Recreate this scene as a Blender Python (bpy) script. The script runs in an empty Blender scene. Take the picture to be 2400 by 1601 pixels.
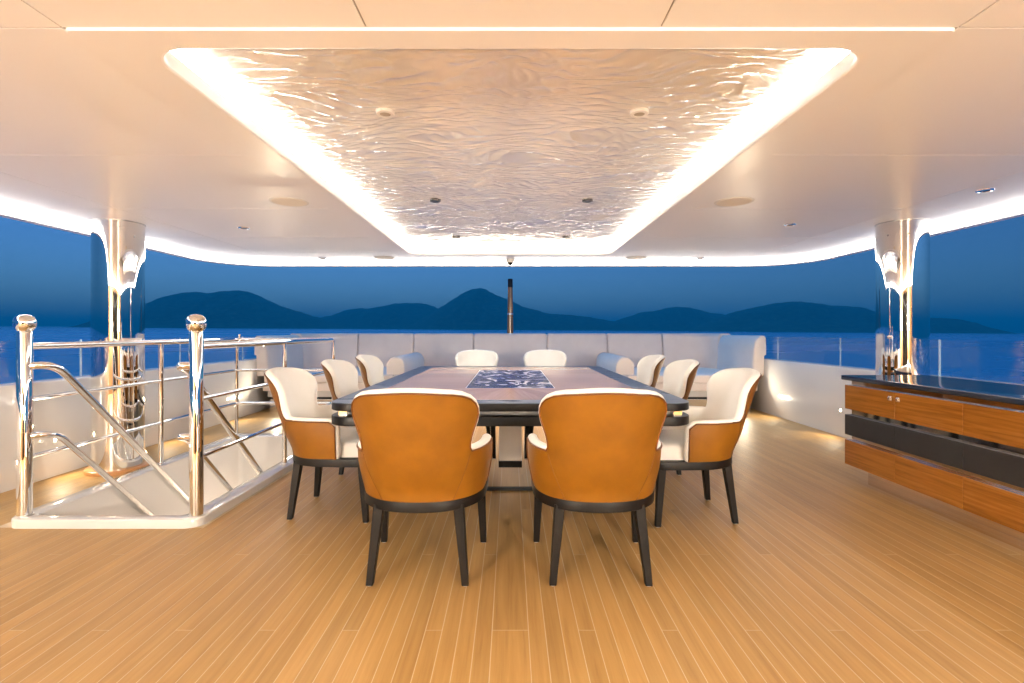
import bpy, bmesh, math, random
import numpy as np
from mathutils import Vector, Matrix, noise
R = math.radians
random.seed(7)
sc = bpy.context.scene
col = sc.collection

# ------------------------------------------------------------------ camera
cd = bpy.data.cameras.new('camera'); cam = bpy.data.objects.new('camera', cd); col.objects.link(cam)
cam.location = (0, 0, 1.2); cam.rotation_euler = (R(90), 0, 0)
cd.sensor_width = 36; cd.lens = 18.0
cd.shift_x = 0.0017; cd.shift_y = -0.0094
cd.clip_start = 0.05; cd.clip_end = 90000
sc.camera = cam

# ------------------------------------------------------------------ sky and sun (after sunset)
w = bpy.data.worlds.new('World'); sc.world = w; w.use_nodes = True
nt = w.node_tree; nt.nodes.clear()
sky = nt.nodes.new('ShaderNodeTexSky'); sky.sky_type = 'NISHITA'; sky.sun_disc = False
sky.sun_elevation = R(6.0); sky.sun_rotation = R(150); sky.altitude = 10
sky.air_density = 1.0; sky.dust_density = 0.0; sky.ozone_density = 3.0
tint = nt.nodes.new('ShaderNodeMix'); tint.data_type = 'RGBA'; tint.blend_type = 'MULTIPLY'; tint.inputs[0].default_value = 1
tint.inputs[7].default_value = (0.33, 0.50, 0.90, 1)
bg = nt.nodes.new('ShaderNodeBackground'); bg.inputs[1].default_value = 0.051
ow = nt.nodes.new('ShaderNodeOutputWorld')
nt.links.new(sky.outputs[0], tint.inputs[6]); nt.links.new(tint.outputs[2], bg.inputs[0]); nt.links.new(bg.outputs[0], ow.inputs[0])
sd = bpy.data.lights.new('sun', 'SUN'); sd.energy = 0.38; sd.angle = R(50); sd.color = (0.05, 0.46, 1.0)
so = bpy.data.objects.new('sun', sd); col.objects.link(so); so.rotation_euler = (R(-32), 0, R(20))

sc.view_settings.view_transform = 'Standard'; sc.view_settings.look = 'None'
sc.view_settings.exposure = 1.95; sc.view_settings.gamma = 1.0; sc.view_settings.use_curve_mapping = False
sc.render.engine = 'CYCLES'
cy = sc.cycles
cy.use_denoising = True; cy.max_bounces = 10; cy.diffuse_bounces = 5; cy.glossy_bounces = 6; cy.transmission_bounces = 6
cy.transparent_max_bounces = 12; cy.volume_bounces = 0; cy.sample_clamp_indirect = 6.0; cy.caustics_refractive = False
cy.caustics_reflective = True; cy.blur_glossy = 0.6

COVE_E = 32.0
FILL_LAMP_E = 165.0     # added fill lamps, unseen on the deckhouse behind the viewer
EDGE_E = 5.5

# ------------------------------------------------------------------ materials
def mat(name, color=(.8, .8, .8), rough=.5, metal=0.0, coat=0.0, coat_rough=.05, emit=None, estr=0.0, sheen=0.0, spec=.5):
    m = bpy.data.materials.new(name); m.use_nodes = True
    b = m.node_tree.nodes['Principled BSDF']
    b.inputs['Base Color'].default_value = (*color, 1); b.inputs['Roughness'].default_value = rough
    b.inputs['Metallic'].default_value = metal; b.inputs['Coat Weight'].default_value = coat
    b.inputs['Coat Roughness'].default_value = coat_rough; b.inputs['Sheen Weight'].default_value = sheen
    b.inputs['Specular IOR Level'].default_value = spec
    if emit: b.inputs['Emission Color'].default_value = (*emit, 1); b.inputs['Emission Strength'].default_value = estr
    return m
def nodes(m): return m.node_tree.nodes, m.node_tree.links, m.node_tree.nodes['Principled BSDF']
def N(m, t, **kw):
    n = m.node_tree.nodes.new(t)
    for k, v in kw.items(): setattr(n, k, v)
    return n
def coords(m, scale, rand=False, which='Object'):
    ns, l, b = nodes(m)
    tc = N(m, 'ShaderNodeTexCoord'); mp = N(m, 'ShaderNodeMapping'); mp.inputs['Scale'].default_value = scale
    l.new(tc.outputs[which], mp.inputs['Vector'])
    if rand:
        oi = N(m, 'ShaderNodeObjectInfo'); mu = N(m, 'ShaderNodeMath', operation='MULTIPLY'); mu.inputs[1].default_value = 57.0
        cx = N(m, 'ShaderNodeCombineXYZ')
        l.new(oi.outputs['Random'], mu.inputs[0]); l.new(mu.outputs[0], cx.inputs[0]); l.new(mu.outputs[0], cx.inputs[1])
        l.new(cx.outputs[0], mp.inputs['Location'])
    return mp
def noise_tex(m, vec, scale=1, detail=4, rough=.55, dist=0.0):
    n = N(m, 'ShaderNodeTexNoise'); n.inputs['Scale'].default_value = scale; n.inputs['Detail'].default_value = detail
    n.inputs['Roughness'].default_value = rough; n.inputs['Distortion'].default_value = dist
    m.node_tree.links.new(vec.outputs[0], n.inputs['Vector']); return n
def ramp(m, src, stops):
    r = N(m, 'ShaderNodeValToRGB'); e = r.color_ramp.elements
    while len(e) < len(stops): e.new(0.5)
    for i, (p, c) in enumerate(stops): e[i].position = p; e[i].color = (*c, 1)
    m.node_tree.links.new(src, r.inputs[0]); return r
def bump(m, src, strength=.1, dist=.01):
    b = N(m, 'ShaderNodeBump'); b.inputs['Strength'].default_value = strength; b.inputs['Distance'].default_value = dist
    m.node_tree.links.new(src, b.inputs['Height']); m.node_tree.links.new(b.outputs[0], nodes(m)[2].inputs['Normal']); return b

def wood(name, stops, stretch, rough=.35, coat=0.0, var=.22, bmp=.06, rand=True):
    m = mat(name, rough=rough, coat=coat, coat_rough=.06); ns, l, b = nodes(m)
    mp = coords(m, stretch, rand); n1 = noise_tex(m, mp, 1.0, 6, .62, .4)
    rp = ramp(m, n1.outputs[0], stops)
    oi = N(m, 'ShaderNodeObjectInfo'); mr = N(m, 'ShaderNodeMapRange'); mr.inputs[3].default_value = 1 - var; mr.inputs[4].default_value = 1 + var
    hsv = N(m, 'ShaderNodeHueSaturation')
    l.new(oi.outputs['Random'], mr.inputs[0]); l.new(mr.outputs[0], hsv.inputs['Value']); l.new(rp.outputs[0], hsv.inputs['Color'])
    l.new(hsv.outputs[0], b.inputs['Base Color'])
    rr = N(m, 'ShaderNodeMapRange'); rr.inputs[3].default_value = rough * .8; rr.inputs[4].default_value = rough * 1.25
    l.new(n1.outputs[0], rr.inputs[0]); l.new(rr.outputs[0], b.inputs['Roughness'])
    bump(m, n1.outputs[0], bmp, .004); return m

M = {}
M['teak'] = wood('teak', [(.25, (.29, .158, .047)), (.45, (.37, .213, .069)), (.6, (.41, .244, .084)), (.8, (.46, .288, .11))], (38, 1.6, 38), .46, var=.09); M['teak'].node_tree.nodes['Principled BSDF'].inputs['Specular IOR Level'].default_value = .35
M['teak_reflection'] = wood('teak_reflection', [(.3, (.30, .14, .05)), (.7, (.45, .23, .09))], (6, 6, 40), .35)
M['caulk'] = mat('caulk', (.52, .42, .29), .7)
def paint(name, c, rough, coat, tex=.02):
    m = mat(name, c, rough, coat=coat, coat_rough=.04); mp = coords(m, (1, 1, 1)); n = noise_tex(m, mp, 3.0, 3)
    rr = N(m, 'ShaderNodeMapRange'); rr.inputs[3].default_value = rough * .85; rr.inputs[4].default_value = rough * 1.15
    m.node_tree.links.new(n.outputs[0], rr.inputs[0]); m.node_tree.links.new(rr.outputs[0], nodes(m)[2].inputs['Roughness']); return m
M['ceiling'] = paint('satin_ceiling_paint', (.90, .88, .86), .34, 0.0)
M['frame'] = paint('gloss_frame_paint', (.90, .88, .86), .30, 0.0)
M['groove'] = mat('panel_joint', (.45, .40, .36), .7)
M['white_gel'] = paint('white_gelcoat', (.61, .595, .575), .12, .5)
M['lip'] = mat('white_lip', (.85, .85, .85), .4)
M['ripple'] = mat('pearl_relief_panel', (.94, .91, .87), .10, coat=1.0, coat_rough=.02); nodes(M['ripple'])[2].inputs['Coat IOR'].default_value = 1.9
def chrome(name, c, rough):
    m = mat(name, c, rough, 1.0); mp = coords(m, (4, 4, 4)); n = noise_tex(m, mp, 1.5, 4)
    rr = N(m, 'ShaderNodeMapRange'); rr.inputs[3].default_value = rough * .5; rr.inputs[4].default_value = rough * 1.8
    m.node_tree.links.new(n.outputs[0], rr.inputs[0]); m.node_tree.links.new(rr.outputs[0], nodes(m)[2].inputs['Roughness']); return m
M['chrome'] = chrome('polished_steel', (.88, .86, .83), .02)
M['bronze_mirror'] = chrome('bronze_mirror', (.78, .68, .58), .04)
M['brushed'] = mat('brushed_steel', (.62, .60, .58), .28, 1.0)
def fabric(name, c1, c2, scale, rough, bstr, sheen=.2):
    m = mat(name, c1, rough, sheen=sheen); ns, l, b = nodes(m)
    mp = coords(m, (1, 1, 1)); n = noise_tex(m, mp, 5, 5, .6); rp = ramp(m, n.outputs[0], [(.3, c1), (.7, c2)])
    l.new(rp.outputs[0], b.inputs['Base Color'])
    n2 = N(m, 'ShaderNodeTexVoronoi'); n2.inputs['Scale'].default_value = scale; l.new(mp.outputs[0], n2.inputs['Vector'])
    bump(m, n2.outputs[0], bstr, .002); return m
M['orange'] = fabric('tan_orange_leather', (.185, .067, .0010), (.255, .099, .0018), 420, .48, .18, .0)
M['white_fab'] = fabric('white_woven_upholstery', (.85, .83, .78), (.89, .87, .83), 330, .85, .35, .15)
M['piping'] = mat('piping_leather', (.15, .048, .003), .5)
M['sofa_fab'] = fabric('grey_mauve_outdoor_fabric', (.84, .74, .665), (.88, .785, .71), 260, .92, .4, .25)
M['dark_wood'] = wood('wenge', [(.3, (.0035, .0026, .002)), (.7, (.008, .0058, .0045))], (40, 40, 3), .42, var=.1); M['dark_wood'].node_tree.nodes['Principled BSDF'].inputs['Specular IOR Level'].default_value = .25
M['table_dark'] = wood('grey_stained_border', [(.3, (.020, .022, .026)), (.7, (.045, .048, .055))], (3, 12, 30), .28, var=.12)
M['table_edge'] = mat('table_edge_lacquer', (.008, .0065, .0055), .35, spec=.25)
M['black'] = mat('black_gap', (.008, .008, .008), .6)
M['counter'] = mat('black_granite_top', (.018, .020, .026), .1)
mp = coords(M['counter'], (1, 1, 1)); n_ = noise_tex(M['counter'], mp, 500, 2); r_ = ramp(M['counter'], n_.outputs[0], [(.35, (.012, .013, .018)), (.75, (.045, .048, .058))])
M['counter'].node_tree.links.new(r_.outputs[0], nodes(M['counter'])[2].inputs['Base Color'])
M['side_wood'] = wood('amber_teak_veneer', [(.25, (.17, .055, .007)), (.5, (.29, .105, .014)), (.75, (.38, .155, .028))], (60, 2.2, 60), .16, coat=.5, var=.08, bmp=.02)
M['black_leather'] = fabric('charcoal_leather', (.016, .015, .015), (.024, .022, .021), 600, .5, .2, .0)
M['mast'] = wood('varnished_mast_wood', [(.3, (.24, .10, .04)), (.7, (.48, .24, .10))], (30, 30, 3), .2, coat=.8)
M['plastic'] = mat('white_plastic', (.78, .74, .68), .4)
M['grille'] = mat('speaker_grille', (.88, .80, .68), .7)
M['lens'] = mat('frosted_lens', (.50, .44, .34), .25); M['dark_metal'] = mat('dark_bezel', (.10, .095, .09), .35, .6)
M['smoke'] = mat('smoked_dome', (.02, .018, .015), .05)
M['cove_led'] = mat('cove_light_strip', (.9, .9, .9), .5, emit=(1.0, .97, .89), estr=COVE_E)
M['edge_led'] = mat('edge_light_strip', (.9, .9, .9), .5, emit=(1.0, .95, .88), estr=EDGE_E)
M['lamp_glow'] = mat('step_lamp_lens', (.9, .9, .9), .5, emit=(1.0, .86, .62), estr=30)
M['wall_cream'] = paint('cream_bulkhead', (.80, .72, .62), .4, 0)

# veneer with grain direction per piece
m = wood('pink_walnut_veneer', [(.25, (.53, .345, .25)), (.5, (.60, .40, .30)), (.75, (.65, .45, .35))], (1, 1, 1), .12, coat=0.0, var=.10, bmp=.01); m.node_tree.nodes['Principled BSDF'].inputs['Specular IOR Level'].default_value = .30
mpn = [n for n in m.node_tree.nodes if n.type == 'MAPPING'][0]
at = N(m, 'ShaderNodeAttribute', attribute_type='OBJECT', attribute_name='grain'); vr = N(m, 'ShaderNodeVectorRotate', rotation_type='Z_AXIS')
tcn = [n for n in m.node_tree.nodes if n.type == 'TEX_COORD'][0]
m.node_tree.links.new(tcn.outputs['Object'], vr.inputs['Vector']); m.node_tree.links.new(at.outputs['Fac'], vr.inputs['Angle'])
m.node_tree.links.new(vr.outputs[0], mpn.inputs['Vector']); mpn.inputs['Scale'].default_value = (2.0, 80, 10); nodes(m)[2].inputs['IOR'].default_value = 1.3; M['veneer'] = m
# blue wave inlay
m = mat('blue_wave_glass', rough=.16, spec=.10); ns, l, b = nodes(m)
mp = coords(m, (2.6, 2.2, 1)); n1 = noise_tex(m, mp, 1.3, 2.5, .5, 1.6)
mm = N(m, 'ShaderNodeMath', operation='MULTIPLY'); mm.inputs[1].default_value = 24; l.new(n1.outputs[0], mm.inputs[0])
sn = N(m, 'ShaderNodeMath', operation='SINE'); l.new(mm.outputs[0], sn.inputs[0])
r1 = ramp(m, sn.outputs[0], [(.0, (.006, .022, .12)), (.52, (.010, .035, .17)), (.64, (.02, .06, .24)), (.76, (.40, .42, .52)), (.95, (.66, .62, .62))])
l.new(r1.outputs[0], b.inputs['Base Color'])
mp2 = coords(m, (5, 16, 1)); n2 = noise_tex(m, mp2, 1.5, 2, .5, .8); bump(m, n2.outputs[0], .5, .03); b.inputs['IOR'].default_value = 1.14; M['mosaic'] = m
# clear balustrade glass
m = bpy.data.materials.new('balustrade_glass'); m.use_nodes = True; m.node_tree.nodes.clear()
o_ = N(m, 'ShaderNodeOutputMaterial'); tr = N(m, 'ShaderNodeBsdfTransparent'); tr.inputs[0].default_value = (.86, .95, .96, 1)
gl = N(m, 'ShaderNodeBsdfGlossy'); gl.inputs['Roughness'].default_value = .02; lw = N(m, 'ShaderNodeLayerWeight'); lw.inputs[0].default_value = .5; pw = N(m, 'ShaderNodeMath', operation='POWER'); pw.inputs[1].default_value = 4.0; fr = N(m, 'ShaderNodeMath', operation='MULTIPLY_ADD'); fr.inputs[1].default_value = .55; fr.inputs[2].default_value = .03
mx = N(m, 'ShaderNodeMixShader'); l = m.node_tree.links
l.new(lw.outputs['Facing'], pw.inputs[0]); l.new(pw.outputs[0], fr.inputs[0]); l.new(fr.outputs[0], mx.inputs[0]); l.new(tr.outputs[0], mx.inputs[1]); l.new(gl.outputs[0], mx.inputs[2]); l.new(mx.outputs[0], o_.inputs[0]); M['glass'] = m
M['glass_edge'] = mat('polished_glass_edge', (.60, .72, .80), .15)
# sea and hills
m = mat('dusk_sea', (.001, .38, .62), .2, spec=.5); mp = coords(m, (.03, .06, 1)); n1 = noise_tex(m, mp, 1.0, 8, .6)
mp2 = coords(m, (.0008, .004, 1)); n2 = noise_tex(m, mp2, 1.0, 5, .6)
rr = N(m, 'ShaderNodeMapRange'); rr.inputs[3].default_value = .12; rr.inputs[4].default_value = .42
m.node_tree.links.new(n2.outputs[0], rr.inputs[0]); m.node_tree.links.new(rr.outputs[0], nodes(m)[2].inputs['Roughness'])
bump(m, n1.outputs[0], .5, 1.0); M['sea'] = m
m = mat('wooded_slope', (.03, .06, .04), .95); mp = coords(m, (.02, .02, .02)); n1 = noise_tex(m, mp, 1.0, 8, .65)
r1 = ramp(m, n1.outputs[0], [(.35, (.012, .03, .02)), (.55, (.05, .10, .06)), (.75, (.14, .17, .11))]); m.node_tree.links.new(r1.outputs[0], nodes(m)[2].inputs['Base Color']); M['hill'] = m

# ------------------------------------------------------------------ helpers
def link(o, parent=None):
    col.objects.link(o)
    if parent is not None: o.parent = parent
    return o
def mesh(name, verts, faces, m, parent=None, smooth=False, loc=None):
    me = bpy.data.meshes.new(name); me.from_pydata([tuple(v) for v in verts], [], faces)
    ms = m if isinstance(m, list) else [m]
    for x in ms: me.materials.append(x)
    me.update()
    bm = bmesh.new(); bm.from_mesh(me); bmesh.ops.recalc_face_normals(bm, faces=bm.faces); bm.to_mesh(me); bm.free()
    if smooth:
        me.polygons.foreach_set('use_smooth', [True] * len(me.polygons))
        try: me.set_sharp_from_angle(angle=R(smooth if smooth is not True else 40))
        except Exception: pass
    o = bpy.data.objects.new(name, me)
    if loc is not None: o.location = loc
    return link(o, parent)
def raw(name, verts, faces, m, parent=None, smooth=False):
    me = bpy.data.meshes.new(name); me.from_pydata([tuple(v) for v in verts], [], faces); me.materials.append(m); me.update()
    if smooth: me.polygons.foreach_set('use_smooth', [True] * len(me.polygons))
    return link(bpy.data.objects.new(name, me), parent)
def box(name, lo, hi, m, parent=None, bev=0.0, seg=2, smooth=True):
    bm = bmesh.new(); bmesh.ops.create_cube(bm, size=1)
    for v in bm.verts: v.co = Vector([lo[i] + (v.co[i] + .5) * (hi[i] - lo[i]) for i in range(3)])
    if bev: bmesh.ops.bevel(bm, geom=bm.edges[:], offset=bev, segments=seg, profile=.6, affect='EDGES')
    me = bpy.data.meshes.new(name); bm.to_mesh(me); bm.free(); me.materials.append(m)
    if bev and smooth:
        me.polygons.foreach_set('use_smooth', [True] * len(me.polygons)); me.set_sharp_from_angle(angle=R(60))
    o = link(bpy.data.objects.new(name, me), parent)
    if bev and smooth and seg < 3: o.modifiers.new('wn', 'WEIGHTED_NORMAL').keep_sharp = True
    return o
def tag(o, label, cat, group=None):
    o['label'] = label; o['category'] = cat
    if group: o['group'] = group
    return o
def thing(name, loc, label, cat, group=None, rz=0):
    o = bpy.data.objects.new(name, None); o.location = loc; o.rotation_euler[2] = rz; o.empty_display_size = .1
    link(o); return tag(o, label, cat, group)
def struct(o): o['kind'] = 'structure'; return o
def rrect(x0, x1, y0, y1, r, n=6):
    p = []
    for cx, cy, a in ((x1 - r, y1 - r, 0), (x0 + r, y1 - r, 90), (x0 + r, y0 + r, 180), (x1 - r, y0 + r, 270)):
        for k in range(n + 1):
            t = R(a + 90 * k / n); p.append((cx + r * math.cos(t), cy + r * math.sin(t)))
    return p
def prism(name, pts, z0, z1, m, parent=None, bev=0.0, smooth=False):
    n = len(pts)
    if bev:
        cx = sum(p[0] for p in pts) / n; cy = sum(p[1] for p in pts) / n
        def ins(p, d):
            return (p[0] - math.copysign(min(d, abs(p[0] - cx)), p[0] - cx), p[1] - math.copysign(min(d, abs(p[1] - cy)), p[1] - cy))
        rows = [([ins(p, bev) for p in pts], z0), (pts, z0 + bev), (pts, z1 - bev), ([ins(p, bev * .3) for p in pts], z1 - bev * .3), ([ins(p, bev) for p in pts], z1)]
    else: rows = [(pts, z0), (pts, z1)]
    vs = [(x, y, z) for r_, z in rows for x, y in r_]; fs = []
    for k in range(len(rows) - 1):
        for i in range(n):
            j = (i + 1) % n; fs.append((k * n + i, k * n + j, (k + 1) * n + j, (k + 1) * n + i))
    fs.append(tuple(range(n))[::-1]); fs.append(tuple((len(rows) - 1) * n + i for i in range(n)))
    return mesh(name, vs, fs, m, parent, smooth or (35 if bev else False))
def ring(name, loops, m, parent=None, smooth=False, closed=False):
    """loops: list of equally long 3d point loops, bridged in turn"""
    n = len(loops[0]); vs = [p for lp in loops for p in lp]; fs = []; K = len(loops)
    for k in range(K if closed else K - 1):
        a, b_ = k * n, ((k + 1) % K) * n
        for i in range(n):
            j = (i + 1) % n; fs.append((a + i, a + j, b_ + j, b_ + i))
    return mesh(name, vs, fs, m, parent, smooth)
def fillet(pts, r, n=6):
    out = [Vector(pts[0])]
    for i in range(1, len(pts) - 1):
        p, a, b_ = Vector(pts[i]), Vector(pts[i - 1]), Vector(pts[i + 1])
        da, db = (a - p), (b_ - p); rr_ = min(r, da.length * .49, db.length * .49)
        s, e = p + da.normalized() * rr_, p + db.normalized() * rr_
        for k in range(n + 1):
            t = k / n; out.append(s * (1 - t) ** 2 + p * 2 * t * (1 - t) + e * t * t)
    out.append(Vector(pts[-1])); return out
def tube_geo(path, rad, seg=12, closed=False, off=0):
    path = [Vector(p) for p in path]; n = len(path); vs, fs = [], []
    up = None
    for i, p in enumerate(path):
        if closed: t = path[(i + 1) % n] - path[i - 1]
        else: t = path[min(i + 1, n - 1)] - path[max(i - 1, 0)]
        t.normalize()
        if up is None:
            up = Vector((0, 0, 1)) if abs(t.z) < .9 else Vector((1, 0, 0))
        up = (up - t * up.dot(t)).normalized(); sd_ = t.cross(up)
        rr_ = rad[i] if isinstance(rad, (list, tuple)) else rad
        for k in range(seg):
            a = 2 * math.pi * k / seg; vs.append(p + (up * math.cos(a) + sd_ * math.sin(a)) * rr_)
    for i in range(n if closed else n - 1):
        a, b_ = i * seg, ((i + 1) % n) * seg
        for k in range(seg):
            j = (k + 1) % seg; fs.append((off + a + k, off + a + j, off + b_ + j, off + b_ + k))
    if not closed: fs.append(tuple(off + k for k in range(seg))); fs.append(tuple(off + (n - 1) * seg + k for k in range(seg))[::-1])
    return vs, fs
def tube(name, path, rad, m, parent=None, seg=12, closed=False):
    v, f = tube_geo(path, rad, seg, closed); return mesh(name, v, f, m, parent, 50)
def lathe(name, prof, m, parent=None, seg=32, loc=(0, 0, 0), smooth=35, cap=True):
    vs, fs = [], []
    for r_, z in prof:
        for k in range(seg):
            a = 2 * math.pi * k / seg; vs.append((loc[0] + r_ * math.cos(a), loc[1] + r_ * math.sin(a), loc[2] + z))
    for i in range(len(prof) - 1):
        for k in range(seg):
            j = (k + 1) % seg; fs.append((i * seg + k, i * seg + j, (i + 1) * seg + j, (i + 1) * seg + k))
    if cap: fs.append(tuple(range(seg))[::-1]); fs.append(tuple((len(prof) - 1) * seg + k for k in range(seg)))
    return mesh(name, vs, fs, m, parent, smooth)
def clip(poly, x0, x1, y0, y1):
    for ax, lim, sg in ((0, x0, 1), (0, x1, -1), (1, y0, 1), (1, y1, -1)):
        out = []
        for i in range(len(poly)):
            a, b_ = poly[i - 1], poly[i]; da, db = sg * (a[ax] - lim), sg * (b_[ax] - lim)
            if (da >= 0) != (db >= 0):
                t = da / (da - db); out.append((a[0] + (b_[0] - a[0]) * t, a[1] + (b_[1] - a[1]) * t))
            if db >= 0: out.append(b_)
        poly = out
        if not poly: return []
    return poly
def copy_tree(o, parent=None):
    c = o.copy(); col.objects.link(c); c.parent = parent
    for ch in list(o.children): copy_tree(ch, c)
    return c

# ------------------------------------------------------------------ sea, hills
def sea_z(x, y): return -11 + .0061 * y - .0068 * x
S = 30000; cells = [-S, -9000, -3000, -900, 0, 900, 3000, 9000, S]
vs = [(x, y, sea_z(x, y)) for y in [-S, -6000, -1500, 0, 1500, 4000, 9000, S] for x in cells]; nx = len(cells)
fs = [(j * nx + i, j * nx + i + 1, (j + 1) * nx + i + 1, (j + 1) * nx + i) for j in range(7) for i in range(nx - 1)]
struct(mesh('sea', vs, fs, M['sea']))
HILLS = [
 (5200, 1100, [(-4200, 20), (-4078, 36), (-3926, 144), (-3742, 226), (-3684, 251), (-3534, 292), (-3402, 350), (-3319, 384), (-3153, 405), (-3053, 389), (-2954, 397), (-2854, 413), (-2755, 422), (-2672, 413), (-2555, 350), (-2406, 284), (-2290, 243), (-2108, 193), (-2025, 160), (-1925, 138), (-1842, 101), (-1726, 60), (-1600, 20)]),
 (6400, 900, [(-2780, 30), (-2696, 63), (-2533, 125), (-2369, 176), (-2226, 202), (-2022, 278), (-1859, 298), (-1757, 284), (-1716, 302), (-1593, 319), (-1471, 349), (-1308, 361), (-1103, 357), (-1001, 335), (-889, 288), (-695, 186), (-532, 88), (-420, 20)]),
 (5700, 1000, [(-1200, 20), (-1092, 75), (-946, 166), (-792, 257), (-692, 320), (-546, 411), (-437, 469), (-346, 488), (-273, 475), (-164, 411), (-46, 371), (140, 281), (286, 244), (419, 203), (674, 189), (843, 167), (989, 143), (1159, 116), (1377, 70), (1560, 15)]),
 (6200, 900, [(900, 20), (1076, 81), (1260, 126), (1392, 174), (1577, 232), (1761, 258), (1972, 305), (2131, 300), (2289, 261), (2394, 232), (2526, 221), (2619, 200), (2816, 134), (3054, 55), (3180, 10)]),
 (5000, 1000, [(1700, 8), (1846, 44), (1973, 108), (2112, 161), (2229, 204), (2399, 242), (2569, 278), (2760, 298), (2909, 285), (3058, 257), (3271, 253), (3356, 215), (3526, 172), (3760, 155), (4047, 140), (4228, 134), (4356, 98), (4450, 40), (4510, 4), (4570, -26)])]
for D, dep, prof in HILLS:
    px = [p[0] for p in prof]; pz = [p[1] for p in prof]
    xs = np.linspace(px[0], px[-1], 150); rz_ = np.interp(xs, px, pz)
    k = np.array([.25, .5, .25]); rz_[1:-1] = np.convolve(rz_, k, 'valid')
    vs, fs = [], []; ny = 26
    for j in range(ny):
        t = j / (ny - 1) * 2 - 1                         # -1 shore in front, 0 ridge, 1 shore behind
        for i, x in enumerate(xs):
            base = sea_z(x, D) - 6; h = max(rz_[i] - base, 2.0)
            f = (.5 + .5 * math.cos(math.pi * t)) ** .8
            wob = noise.fractal(Vector((x * .003, t * 2.2, D)), 1, 2, 4)
            y = D + t * dep * (.45 + .55 * min(1, h / 300)) * (1 + .15 * noise.noise(Vector((x * .002, 3, D))))
            z = base + h * max(0, f * (1 + .22 * wob * (1 - f) * 2))
            z += noise.noise(Vector((x * .02, y * .02, 1))) * 9 * min(1, f * 3) + noise.noise(Vector((x * .05, y * .05, 9))) * 3.5 * min(1, f * 3)
            vs.append((x, y, z))
    n = len(xs)
    for j in range(ny - 1):
        for i in range(n - 1): fs.append((j * n + i, j * n + i + 1, (j + 1) * n + i + 1, (j + 1) * n + i))
    struct(raw('hill', vs, fs, M['hill'], smooth=True))

# air
hz = box('haze', (-31000, -31000, -420), (31000, 31000, 570), M['black']); hz['kind'] = 'stuff'
hm = bpy.data.materials.new('dusk_haze'); hm.use_nodes = True; hm.node_tree.nodes.clear()
ho = N(hm, 'ShaderNodeOutputMaterial'); hv = N(hm, 'ShaderNodeVolumePrincipled'); hv.inputs['Color'].default_value = (.03, .82, 1.0, 1)
hv.inputs['Density'].default_value = 1.65e-4; hv.inputs['Anisotropy'].default_value = 0.0
hm.node_tree.links.new(hv.outputs[0], ho.inputs['Volume']); hz.data.materials.clear(); hz.data.materials.append(hm)

# ------------------------------------------------------------------ deck floor
WX0, WX1, WY0, WY1 = -3.10, -1.90, 3.12, 5.78           # stairwell coaming footprint
fl = []
def quad(x0, x1, y0, y1, z): 
    i = len(fl); fl.extend([(x0, y0, z), (x1, y0, z), (x1, y1, z), (x0, y1, z)]); return (i, i + 1, i + 2, i + 3)
ff = [quad(-3.95, 3.95, -2.7, WY0 + .03, -.0005), quad(-3.95, WX0 + .03, WY0 + .03, WY1 - .03, -.0005), quad(WX1 - .03, 3.95, WY0 + .03, WY1 - .03, -.0005), quad(-3.95, 3.95, WY1 - .03, 11.2, -.0005)]
floor = struct(mesh('floor', fl, ff, M['caulk']))
PITCH, GAP, KING = .067, .0027, .146
segs = []
def add_col(x0, x1, m_):
    cuts = sorted(2.06 + .7 * m_ + 3.5 * k for k in range(-2, 4)); ys = [-2.68] + [c for c in cuts if -2.6 < c < 7.75] + [7.78]
    for a, b_ in zip(ys[:-1], ys[1:]):
        parts = [(a, b_)]
        if x1 > WX0 and x0 < WX1:
            parts = [(p, q) for p, q in ((a, min(b_, WY0 + .02)), (max(a, WY1 - .02), b_)) if q - p > .02]
        for p, q in parts: segs.append((x0, x1, p + GAP / 2, q - GAP / 2))
add_col(-KING / 2 + GAP / 2, KING / 2 - GAP / 2, 0)
for i in range(56):
    for sg in (1, -1):
        a = KING / 2 + i * PITCH + GAP / 2; b_ = a + PITCH - GAP
        if a > 3.76: continue
        b_ = min(b_, 3.80)
        add_col(min(sg * a, sg * b_), max(sg * a, sg * b_), (i - 3) % 5 if sg > 0 else (3 * (i - 3)) % 5)
def seen(s):
    x = (s[0] + s[1]) / 2; y0, y1 = max(s[2], 1.5), s[3]
    if y1 < 1.6: return 0
    vis = [y for y in np.linspace(y0, y1, 8) if abs(x) / y < 1.02 and not (x > 2.85 and y < 4.1)]
    return sum(1 / (y * y) for y in vis) * (y1 - y0)
segs.sort(key=seen, reverse=True)
pm = {}
def plank_mesh(wd, ln):
    k = (round(wd, 4), round(ln, 3))
    if k not in pm:
        x, y, c = wd / 2, ln / 2, .0007
        vs = [(-x, -y, -.012), (x, -y, -.012), (x, y, -.012), (-x, y, -.012), (-x, -y, -c), (x, -y, -c), (x, y, -c), (-x, y, -c), (-x + c, -y + c, 0), (x - c, -y + c, 0), (x - c, y - c, 0), (-x + c, y - c, 0)]
        fs = [(0, 3, 2, 1), (0, 1, 5, 4), (1, 2, 6, 5), (2, 3, 7, 6), (3, 0, 4, 7), (4, 5, 9, 8), (5, 6, 10, 9), (6, 7, 11, 10), (7, 4, 8, 11), (8, 9, 10, 11)]
        me = bpy.data.meshes.new('plank'); me.from_pydata(vs, [], fs); me.materials.append(M['teak']); me.update(); pm[k] = me
    return pm[k]
for s in segs[:300]:
    o = bpy.data.objects.new('plank', plank_mesh(s[1] - s[0], s[3] - s[2])); o.location = ((s[0] + s[1]) / 2, (s[2] + s[3]) / 2, 0)
    link(o, floor)
vs, fs = [], []
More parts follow.
